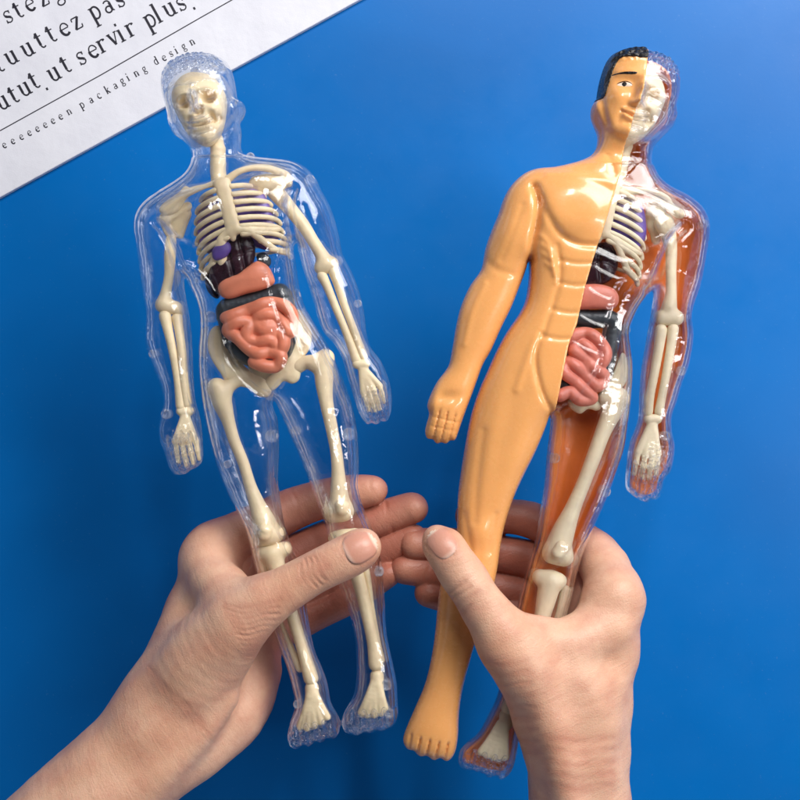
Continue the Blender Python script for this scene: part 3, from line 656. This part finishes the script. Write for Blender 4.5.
hand_bones(f1, B, (185, 411), [(175,441),(182,443),(189,443),(196,441)], [(178,462),(186,465),(193,463),(199,459)])
hand_bones(f1, B, (361, 364), [(363,392),(369,393),(374,391),(380,386)], [(369,410),(375,411),(380,409),(384,402)], 2.7)
# pelvis: two hollow wings, sacrum, pubic arch
def wing(poly, hole, z0=-2):
    def rel(X, Y): return blob(X, Y, *hole, -9, 1.6)
    return poly_solid(poly, .62, 17, z0, .9, rel)
W1 = wing([(208,338),(212,328),(221,325),(229,330),(233,345),(240,360),(252,372),(266,380),(272,389),(268,397),(258,396),(250,389),(238,386),(226,382),(221,374),(213,362),(208,350)], (225, 350, 11, 20, -25))
W2 = wing([(297,309),(303,312),(309,322),(312,336),(309,350),(302,360),(301,371),(299,380),(292,384),(284,381),(279,386),(272,391),(264,388),(266,379),(276,370),(284,356),(289,340),(291,322)], (298, 334, 8, 19, 8))
SA = poly_solid([(240,330),(262,326),(284,328),(284,350),(276,372),(266,382),(252,374),(243,356)], .5, 12, -14)
make('pelvis', merge(W1, W2, SA), B, f1)
bone('thigh_bone', [[(242,378,-3,7.5),(232,384,0,6.2),(222,392,1,8.8),(217,388,2,8.8)],[(217,388,2,8.8),(222,402,2,9.7),(228,420,2,6.7),(234,440,2,5.8),(243,462,2,5.6),(250,485,2,6.0),(257,504,2,7.9),(264,522,2,11.4),(268,534,2,11.4)],[(260,538,1,8.8),(276,534,1,7.9)]], B, f1, 6)
bone('thigh_bone', [[(298,366,-3,7.5),(307,362,0,6.6),(316,363,1,8.8),(326,357,2,7.9)],[(325,360,2,7.9),(324,378,2,9.2),(326,400,2,7.0),(331,425,2,6.2),(336,450,2,6.0),(338,470,2,6.5),(339,490,2,8.4),(340,508,2,11.4)],[(333,514,1,8.8),(345,512,1,8.8)]], B, f1, 6)
bone('kneecap', [[(265,531,13,7.5),(265,534,13,7)]], B, f1); bone('kneecap', [[(342,506,13,7.5),(342,509,13,7)]], B, f1)
bone('shin_bone', [[(263,553,1,7.5),(284,549,1,7.5)],[(273,556,1,10.6),(278,572,2,8.4),(286,596,3,7.0),(294,622,3,6.2),(303,650,3,6.2),(311,678,1,7.5)]], B, f1, 5)
bone('shin_bone', [[(335,538,1,7.0),(355,535,1,7.0)],[(345,541,1,10.1),(352,560,2,7.9),(360,586,3,6.7),(367,615,3,6.0),(373,642,2,6.2),(376,664,1,7.5)]], B, f1, 5)
bone('calf_bone', [[(262,560,-3,5),(270,590,-3,2.4),(284,630,-3,2.4),(300,668,-3,4.5)]], B, f1); bone('calf_bone', [[(359,545,-3,5),(367,575,-2,3.6),(372,605,-2,2.4),(378,640,-2,2.4),(381,660,-2,4)]], B, f1)
def foot_bones(parent, mat, ankle, toes, z=5, r=3.6):
    ch = [[(ankle[0], ankle[1], z - 4, 7), (ankle[0], ankle[1] + 8, z - 2, 6.5)]]
    for t in toes:
        ch.append([(ankle[0] * .75 + t[0] * .25, ankle[1] * .8 + t[1] * .2, z, r * .9), ((ankle[0] + t[0] * 2) / 3, (ankle[1] + t[1] * 2) / 3, z + 3, r * .9), (t[0], t[1], z + 2, r)])
    return bone('foot_bones', ch, mat, parent, 2, .9)
foot_bones(f1, B, (312, 688), [(300,727),(307,728),(314,726),(321,722),(327,717)]); foot_bones(f1, B, (377, 676), [(361,713),(367,715),(374,715),(381,713),(385,708)])
# organs
make('lung', poly_solid([(200,205),(210,194),(217,200),(222,216),(228,232),(236,246),(226,254),(214,256),(202,248),(197,230)], .5, 14, 9), M['lung'], f1)
make('lung', poly_solid([(232,196),(246,188),(262,192),(270,206),(274,222),(279,238),(268,250),(254,246),(240,236),(232,216)], .5, 14, 9), M['lung'], f1)
make('heart', poly_solid([(212,250),(220,243),(229,242),(231,250),(224,259),(214,260)], .9, 12, 22), M['lung'], f1)
def liv(X, Y): return line(X, Y, [(228,246),(231,262),(236,282)], -3, 2) + line(X, Y, [(240,240),(244,258),(247,272)], -3, 2) + line(X, Y, [(216,262),(232,258),(252,250)], -2, 2)
make('liver', poly_solid([(211,262),(222,250),(231,240),(240,233),(249,234),(255,244),(254,262),(246,276),(233,286),(224,296),(212,290),(209,276)], .8, 16, 12, relief=liv), M['liver'], f1)
make('kidney', poly_solid([(256,256),(264,252),(271,259),(270,266),(262,268)], .9, 12, 8), M['colon'], f1); make('kidney', poly_solid([(205,270),(212,272),(220,296),(214,298),(206,288)], .8, 10, 6), M['liver'], f1)
make('stomach', poly_solid([(218,286),(224,279),(238,274),(250,265),(258,261),(268,266),(274,277),(274,284),(262,290),(246,294),(230,299),(221,296)], .9, 14, 17), M['salmon'], f1)
colon(f1, [(252,358),(242,352),(233,341),(229,326),(226,309),(244,304),(264,299),(280,293),(285,302),(287,320),(287,338),(282,352)], 9, 9.2, M['colon'])
coil(f1, 'small_intestine', [(226,318),(240,313),(254,308),(268,303),(284,306),(292,316),(290,332),(280,320),(270,314),(258,318),(262,330),(274,328),(284,340),(280,350),(270,340),(258,342),(246,336),(250,324),(238,322),(228,330),(238,338),(248,348),(258,354),(268,352),(281,356),(276,366),(264,366),(254,362)], 6.3, M['salmon'], 21, 1.6, [[(246,325,12,12),(270,330,12,16),(266,352,12,10)]])

# ---- figure two: orange skin on one half
f2 = root('anatomy_figure', P(560, 400, 0), 'anatomy figure with opaque orange skin on one half, clear shell on the other', 'anatomy model')
xs, ys, zs, G_, X, Y = body_field(2)
sd2 = side2(X, Y)[:, :, None].astype(np.float32)
make('clear_body', shell(G_, xs, ys, zs, 4.0), M['clear'], f2)
nn = np.maximum(G_ - .9, sd2 + .0)
pass
skin = make('skin_half', net2(nn.astype(np.float32), xs, ys, zs, 1.2, 0, 1), M['skin'], f2)
bk = np.maximum(np.maximum(G_ + 5.5, -(G_ + 10.5)), np.maximum(zs[None, None, :] + 1.5, -sd2 + 1))
hb = np.maximum(np.maximum(G_ + 9, -(G_ + 14)), np.maximum(zs[None, None, :] + 1.5, -sd2 + 1)); bk = np.where((Y < 150)[:, :, None], hb, bk)
make('back_shell', net2(bk.astype(np.float32), xs, ys, zs, 1.2, 0, 1), M['back'], f2, label='red orange back shell seen through the clear half')
# painted hair, eyebrow, eye: thin skins raised on the head
top = np.full(X.shape, np.nan)
inside = G_ < .9
for kz in range(len(zs)): top = np.where(inside[:, :, kz], zs[kz] - (G_[:, :, kz] - .9) * .8, top)
def surf_patch(name, poly, mat, lift, h=.8, sub=4, parent=skin):
    poly = smooth_path(poly, sub, True); lo, hi = poly.min(0) - 2, poly.max(0) + 2
    ax, ay = np.arange(lo[0], hi[0], h), np.arange(lo[1], hi[1], h); PX, PY = np.meshgrid(ax, ay, indexing='ij'); sd = poly_sd(poly, PX, PY)
    T = top.copy(); T[np.isnan(T)] = -3
    for _ in range(2): T = box_blur(T)
    fx = np.clip((PX - xs[0]) / 1.2, 0, len(xs) - 2.001); fy = np.clip((PY - ys[0]) / 1.2, 0, len(ys) - 2.001); i, j = fx.astype(int), fy.astype(int); a, b = fx - i, fy - j
    z = T[i, j] * (1 - a) * (1 - b) + T[i + 1, j] * a * (1 - b) + T[i, j + 1] * (1 - a) * b + T[i + 1, j + 1] * a * b
    z = z + np.clip(-sd, -1, lift) ; m = sd < h
    V = np.stack([PX, PY, z], -1).reshape(-1, 3); ny = len(ay)
    I, J = np.nonzero(m[:-1, :-1] & m[1:, :-1] & m[:-1, 1:] & m[1:, 1:]); q = I * ny + J
    Q = np.stack([q, q + ny, q + ny + 1, q + 1], 1)[:, ::-1]
    used = np.unique(Q); mp = np.full(len(V), -1); mp[used] = np.arange(len(used))
    make(name, (to_units(V[used], None, None, 0), mp[Q]), mat, parent)
hp = poly_sd(smooth_path([(647,44),(644,52),(642,65.5),(631,65),(621,64),(615,66),(610,75),(606,87),(603,96),(600.5,103),(597,103),(588,99),(590,80),(602,54),(622,42)], 3, True), X, Y)
hn = np.maximum(np.maximum(G_ - 1.9, hp[:, :, None].astype(np.float32)), np.maximum(sd2 - .4, -zs[None, None, :] - 12))
hn = np.where((Y > 130)[:, :, None], 5.0, hn)
make('hair', net2(hn.astype(np.float32), xs, ys, zs, 1.2, 0, 1), M['black'], skin)
surf_patch('eyebrow', [(606,81.5),(613,80.2),(622,80),(630,81),(630,83),(627,83.6),(617,82.4),(608,82.4)], M['black'], .5, .5)
surf_patch('eye', [(611.5,92.4),(615,90.4),(620,89.8),(624.5,91.8),(626,94.2),(621,94.8),(615,94.2)], M['white'], .4, .5)
surf_patch('eyelid', [(610.5,92),(614.5,89.4),(620,88.6),(625,90.8),(627,94.2),(624.6,92),(620,90),(615,90.6)], M['black'], .5, .35)
surf_patch('pupil', [(615.9,92.2),(617.2,90),(619.6,89.6),(621.2,91.6),(620.2,94.2),(617.4,94.6)], M['black'], .9, .4)
del G_, nn, bk
pins([(702,225,5),(624,330,5.5),(680,371,5),(554,458,5.5),(604,491,6),(664,436,5),(565,343,4.5),(652,180,4)], f2)
B = M['bone2']
skull(f2, B, [(640,66),(653,72),(662,83),(665,98),(661,112),(654,126),(642,139),(625,147),(614,141),(606,125),(604,100),(610,80),(624,69)], (635., 95.), (-.25, .968), 1.0, 7)
bone('neck_vertebrae', [[(626,146,-5,7),(622,156,-4,7)],[(622,157,-3,8),(620,163,-3,7)],[(620,164,-2,8),(618,176,2,8)]], B, f2, 1.2)
rib_cage(f2, B, (613, 187), (.966, .258), (-.235, .972), .99, (1,), 0, 2)
bone('collar_bone', [[(618,190,20,4),(631,191,20,3.8),(645,191,19,3.6),(656,194,17,4),(665,199,15,4.4),(671,208,12,4.6),(680,214,10,5)]], B, f2, 3)
bone('shoulder_blade', [[(652,206,0,5),(653,225,-6,6)],[(660,209,6,7),(652,212,2,6)],[(653,214,-5,7),(656,240,-10,5)]], B, f2, 5, fz=.8)
bone('upper_arm_bone', [[(664,223,2,10.1),(668,234,1,7.9),(671,250,0,6.0),(671,272,0,5.3),(671,294,0,5.6),(669,308,0,7.9)],[(662,318,0,7.9),(676,318,1,7.9)]], B, f2, 4)
bone('forearm_bone', [[(661,330,2,6.2),(659,346,3,5.1),(655,370,3,4.6),(650,396,3,4.4),(648,412,2,4.9)]], B, f2, 3)
bone('forearm_bone', [[(673,329,2,5.8),(671,346,3,4.8),(667,370,4,4.4),(662,396,3,4.2),(659,412,2,4.8)]], B, f2, 3)
hand_bones(f2, B, (653, 419), [(638,452),(645,455),(652,456),(658,454)], [(634,474),(642,478),(649,479),(656,474)], 3.1)
make('pelvis', merge(wing([(568,400),(580,398),(596,396),(608,384),(616,366),(622,352),(627,360),(627,380),(618,392),(606,402),(598,411),(588,409),(580,414),(570,408)], (614, 374, 7, 16, 20)), poly_solid([(560,330),(590,330),(598,352),(588,376),(574,392),(562,380)], .5, 12, -14)), B, f2)
bone('thigh_bone', [[(604,398,0,7.0),(618,398,1,9.7)],[(618,398,1,9.7),(612,412,2,9.7),(603,432,2,7.9),(594,456,2,7.4),(584,482,2,7.0),(573,508,2,7.9),(564,530,2,11.0),(558,548,2,13.2)],[(552,554,1,9.7),(564,557,1,9.7)]], B, f2, 6)
bone('kneecap', [[(561,547,14,6.5),(558,553,14,7)]], B, f2)
bone('shin_bone', [[(540,577,1,7.9),(559,581,1,7.9)],[(550,582,1,11.4),(546,600,2,9.7),(540,625,3,7.5),(530,655,3,6.7),(518,688,2,6.7),(509,708,1,7.9)]], B, f2, 5)
bone('calf_bone', [[(566,590,-3,5),(552,640,-3,4),(530,690,-3,4),(516,710,-3,4.5)]], B, f2)
foot_bones(f2, B, (506, 716), [(481,752),(487,755),(493,757),(499,758),(505,757)], 5, 3.8)
make('lung', poly_solid([(618,200),(630,196),(642,206),(646,222),(645,240),(634,250),(618,244),(606,236)], .5, 14, 9), M['lung'], f2)
make('liver', poly_solid([(590,250),(598,243),(609,243),(616,252),(618,266),(611,280),(597,286),(576,286),(580,266)], .8, 16, 12, relief=lambda X, Y: line(X, Y, [(600,246),(598,262),(600,280)], -3, 2) + line(X, Y, [(588,264),(604,262),(614,268)], -2, 2)), M['liver'], f2)
make('stomach', poly_solid([(576,288),(590,284),(604,285),(615,290),(619,300),(613,309),(596,309),(574,308)], .9, 14, 17), M['pink'], f2)
colon(f2, [(564,388),(562,374),(566,340),(568,319),(590,319),(611,320),(612,332),(608,352),(603,374),(598,384)], 9, 9, M['colon'])
coil(f2, 'small_intestine', [(566,340),(578,334),(590,334),(600,342),(606,354),(600,364),(592,352),(582,344),(574,350),(584,358),(594,368),(604,376),(598,386),(588,378),(578,368),(568,362),(564,372),(574,380),(584,390),(592,398),(580,400),(570,392),(560,396)], 6.0, M['pink'], 21, 1.6, [[(576,350,12,12),(588,366,12,14),(580,388,12,9)]])
# ---------------------------------------------------------------- the two hands
def build_hand(name, label, palm, fingers, mat, nail, lo, hi, creases=(), kp=16, kf=13, lines=()):
    h = 1.45
    a = Vol(lo, hi, h); b = Vol(lo, hi, h)
    for c in palm: a.chain(c, kp)
    for c in fingers:
        v = Vol(lo, hi, h); v.chain(c, 6); b.F = smin(b.F, v.F, 1.2)
    a.F = smin(a.F, b.F, kf)
    for c in creases: a.chain(c, 4, 1.0, True)
    F = a.F
    V, Q = relax_pair(surface_nets(F, a.lo, h), 3)
    # broad unevenness of flesh
    n = sum(np.sin(V @ np.array(d) * f + p) for d, f, p in (((.7, .5, .3), .11, 0), ((-.4, .8, .2), .17, 2), ((.2, -.6, .8), .23, 4)))
    N = normals(V, Q); V = V + N * (n * .35)[:, None]
    f_ = 1 - V[:, 2] / D; PX, PY = V[:, 0] / f_ + 400, 400 - V[:, 1] / f_
    flush_shade = np.clip((-18 - V[:, 2]) / 26, 0, 1)  # lower fingers take palm redness and painted shade
    (ncx, ncy), (ndx, ndy), nl, nw, _ = nail; nL = math.hypot(ndx, ndy); ndx /= nL; ndy /= nL
    ring = [(ncx + 1.08 * nl * math.cos(a) * ndx - 1.08 * nw * math.sin(a) * ndy, ncy + 1.08 * nl * math.cos(a) * ndy + 1.08 * nw * math.sin(a) * ndx) for a in np.linspace(1.1, 5.2, 14)]
    for pts, dep, w, front in list(lines) + [(ring, 1.2, 1.6, 1)]:
        e = line(PX + np.sin(PY * .21) * 1.6, PY + np.sin(PX * .17 + 1) * 1.8, pts, 1.0, w) * (.55 + .45 * np.sin(PX * .13 + PY * .19)) * np.clip(N[:, 2] * 2, 0, 1) * ((V[:, 2] > -5) if front else (V[:, 2] < -20))
        V = V - N * (e * dep)[:, None]
        flush_shade = np.maximum(flush_shade, line(PX, PY, pts, .35, 5) * (V[:, 2] > -5) if front else 0)
    base = V.mean(0); r = root(name, tuple(base), label, 'hand')
    body = make('skin', (V, Q), mat, r)
    at = body.data.attributes.new('flush_shade', 'FLOAT', 'POINT'); at.data.foreach_set('value', flush_shade.astype(np.float32))
    # nail lying on the thumb
    (cx, cy_), (dx, dy), ln, wd, zt = nail
    S_, T_ = np.meshgrid(np.linspace(-1.12, 1.12, 30), np.linspace(-1.12, 1.12, 30), indexing='ij')
    L = math.hypot(dx, dy); dx /= L; dy /= L
    px = cx + S_ * ln * dx - T_ * wd * dy; py = cy_ + S_ * ln * dy + T_ * wd * dx
    f = 1 - zt / D; wx = (px - 400) * f; wy = (400 - py) * f
    i = np.clip(((wx - a.lo[0]) / h), 0, F.shape[0] - 2.01); j = np.clip(((wy - a.lo[1]) / h), 0, F.shape[1] - 2.01)
    i0, j0 = i.astype(int), j.astype(int); fi, fj = i - i0, j - j0
    def topz(ii, jj):
        col = F[ii, jj, :] < 0; k = F.shape[2] - 1 - np.argmax(col[..., ::-1], -1); k = np.clip(k, 0, F.shape[2] - 2)
        g = np.arange(ii.size).reshape(ii.shape); v0 = F[ii, jj, k]; v1 = F[ii, jj, k + 1]; ok = col.any(-1); return np.where(ok, a.lo[2] + h * (k + v0 / np.where(np.abs(v0 - v1) < 1e-3, 1, v0 - v1)), zt - 30)
    z = topz(i0, j0) * (1 - fi) * (1 - fj) + topz(i0 + 1, j0) * fi * (1 - fj) + topz(i0, j0 + 1) * (1 - fi) * fj + topz(i0 + 1, j0 + 1) * fi * fj
    e = (np.abs(S_) ** 2.6 + np.abs(T_) ** 3.0)
    z = z + np.where(e < 1, .9 + .5 * (1 - e) + .6 * S_.clip(0, 1), .9 - (e - 1) * 9)
    m = (e < 1.25) & (z > z[15, 15] - 13); ny = 30; I, J = np.nonzero(m[:-1, :-1] & m[1:, :-1] & m[:-1, 1:] & m[1:, 1:]); q = I * ny + J
    Qn = np.stack([q, q + ny, q + ny + 1, q + 1], 1); Vn = np.stack([wx, wy, z], -1).reshape(-1, 3)
    c = Vn[Qn[0]]; nz = np.cross(c[1] - c[0], c[2] - c[0])[2]
    if nz < 0: Qn = Qn[:, ::-1]
    used = np.unique(Qn); mp = np.full(len(Vn), -1); mp[used] = np.arange(len(used))
    no = make('thumbnail', (Vn[used], mp[Qn]), M['nail'], body)
    at = no.data.attributes.new('along', 'FLOAT', 'POINT'); at.data.foreach_set('value', ((S_.reshape(-1)[used] + 1) / 2).astype(np.float32))
    return r
def relax_pair(vq, it): return relax(vq[0], vq[1], it), vq[1]
def normals(V, Q):
    fn = np.cross(V[Q[:, 2]] - V[Q[:, 0]], V[Q[:, 3]] - V[Q[:, 1]]); N = np.zeros_like(V)
    for k in range(4):
        for c in range(3): N[:, c] += np.bincount(Q[:, k], fn[:, c], len(V))
    return N / (np.linalg.norm(N, axis=1)[:, None] + 1e-9)

ln1 = [([(303,560),(308,572),(315,585)], .9, 1.5, 1), ([(308,558),(313,571),(321,583)], 1.1, 1.5, 1), ([(314,556),(320,570),(326,580)], .9, 1.5, 1), ([(299,566),(303,577)], .6, 1.4, 1), ([(322,556),(327,566)], .6, 1.4, 1),
 ([(370,478),(372,492),(370,505)], .5, 2, 0), ([(329,478),(333,495),(337,514)], 1.1, 1.8, 0), ([(383,500),(389,515),(391,530)], 1.0, 1.8, 0), ([(337,516),(343,530),(349,548)], 1.1, 1.8, 0), ([(290,482),(294,500),(302,524)], 1.0, 1.8, 0),
 ([(246,520),(270,535),(300,545)], 1.0, 2.2, 0), ([(243,500),(252,530),(250,565)], .9, 2, 0)]
for i in range(10): ln1.append(([(226 + 2.2 * i, 606 + 5.4 * i), (250 + 1.2 * i, 607 + 5.6 * i), (280 - .8 * i, 600 + 6.2 * i)], .38 + .2 * (i % 3), 1.3, 1))
for i in range(6): ln1.append(([(150 + 9 * i, 668 + 9 * i), (170 + 8 * i, 700 + 7 * i)], .35, 1.6, 1))
palm1 = [
 [(262,603,40,24),(240,622,34,32),(212,650,14,42),(185,690,-8,48),(165,722,-18,50)],            # thenar into wrist
 [(215,552,-44,26),(212,585,-50,34),(200,625,-40,40),(182,680,-26,46),(160,722,-22,50)],
 [(226,580,-62,26),(222,620,-64,32)],
 [(250,655,-58,28),(250,675,-52,31),(232,712,-40,34),(196,742,-26,36),(165,755,-20,42)],        # little finger side
 [(236,602,22,26),(214,580,-10,26),(205,562,-36,26)],                                           # web
 [(165,722,-18,50),(128,765,-16,54),(70,825,-10,60),(-10,905,0,66)],
 [(226,700,14,10),(196,735,16,14),(150,780,20,17),(80,850,24,20)],
 [(150,752,-20,46),(100,800,-14,54),(40,860,-6,60)]]
fing1 = [
 [(240,620,38,26),(262,603,42,25),(288,588,46,22.5),(312,574,48,21.5),(332,564,49,21),(350,555,49,21),(360,549,48,20),(365,546,46,17)],
 [(213,548,-46,25),(262,524,-56,22),(300,506,-58,20),(335,496,-54,18.5),(362,491,-48,17),(372,490,-45,15.5)],
 [(222,575,-62,26),(290,556,-68,21),(345,532,-66,19),(385,517,-58,17.5),(408,509,-52,16),(413,508,-50,15)],
 [(226,606,-64,26),(305,590,-72,20),(360,562,-70,18),(398,544,-60,16),(413,538,-55,14.5)],
 [(238,645,-60,26),(305,618,-66,18),(345,600,-66,16),(375,582,-60,14.5),(388,574,-56,13)]]
cr1 = [[(281,628,40,1.5),(268,650,14,2),(252,678,0,2.5),(236,700,0,2.5),(222,716,0,2)]]
lo1 = (-560, -560, -150); hi1 = (40, -40, 110)
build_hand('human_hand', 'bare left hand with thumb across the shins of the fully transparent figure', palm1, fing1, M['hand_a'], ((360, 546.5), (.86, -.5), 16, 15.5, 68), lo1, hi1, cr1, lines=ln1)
ln2 = [([(449,604),(457,595),(470,586)], 1.1, 1.5, 1), ([(454,609),(464,600),(478,591)], 1.0, 1.5, 1), ([(446,597),(456,588),(466,580)], .8, 1.5, 1), ([(462,612),(472,604)], .6, 1.4, 1),
 ([(440,535),(442,546),(440,558)], .8, 1.8, 0), ([(424,556),(428,568),(426,580)], .8, 1.8, 0)]
for i in range(9): ln2.append(([(482 + 4 * i, 660 + 11 * i), (500 + 3.4 * i, 664 + 11 * i), (526 + 2 * i, 660 + 11.5 * i)], .25 + .12 * (i % 3), 1.6, 1))
for i in range(5): ln2.append(([(540 + 3 * i, 735 + 12 * i), (575, 741 + 12 * i), (612, 736 + 12 * i)], .25, 2, 1))
palm2 = [
 [(522,660,52,14),(546,705,50,15),(562,765,46,16),(572,830,42,17),(576,900,40,17)],
 [(616,655,8,12),(604,700,22,12),(594,745,26,13)],
 [(503,640,46,27),(525,668,38,31),(545,702,22,38),(568,760,6,42),(580,820,0,47),(584,900,0,52)],
 [(528,640,34,26),(565,646,26,27),(604,626,14,27)],
 [(610,604,2,28),(606,640,0,30),(600,700,-2,32),(596,760,-2,34),(592,820,-2,36),(594,900,0,40)],
 [(545,680,24,32),(580,690,22,34),(578,760,14,36)],
 [(612,640,-8,25),(612,652,-10,24)],
 [(590,620,-40,30),(570,680,-40,36),(570,760,-28,40),(580,900,-20,48)],
 [(550,630,-58,30),(545,670,-50,34)],
 [(619,598,4,22),(617,604,2,23)]]
fing2 = [
 [(524,664,42,30),(503,634,46,26),(484,607,50,23.5),(468,583,52,22.5),(455,563,52,22),(446,550,51,21),(442,545,49,18.5),(437,538,46,14)],
 [(615,592,2,26),(600,560,-30,24),(578,540,-54,20),(530,520,-64,18),(485,516,-62,17),(470,515,-58,15)],
 [(606,612,-30,26),(570,574,-66,21),(515,556,-70,19),(450,546,-60,17.5),(418,544,-52,16),(414,544,-50,15)],
 [(590,620,-52,26),(555,600,-76,20),(485,584,-74,18),(430,572,-60,16.5),(405,569,-54,15)],
 [(560,635,-62,26),(500,608,-74,18),(450,598,-64,15.5),(428,593,-56,13.5)]]
cr2 = []
lo2 = (-20, -560, -150); hi2 = (290, -60, 120)
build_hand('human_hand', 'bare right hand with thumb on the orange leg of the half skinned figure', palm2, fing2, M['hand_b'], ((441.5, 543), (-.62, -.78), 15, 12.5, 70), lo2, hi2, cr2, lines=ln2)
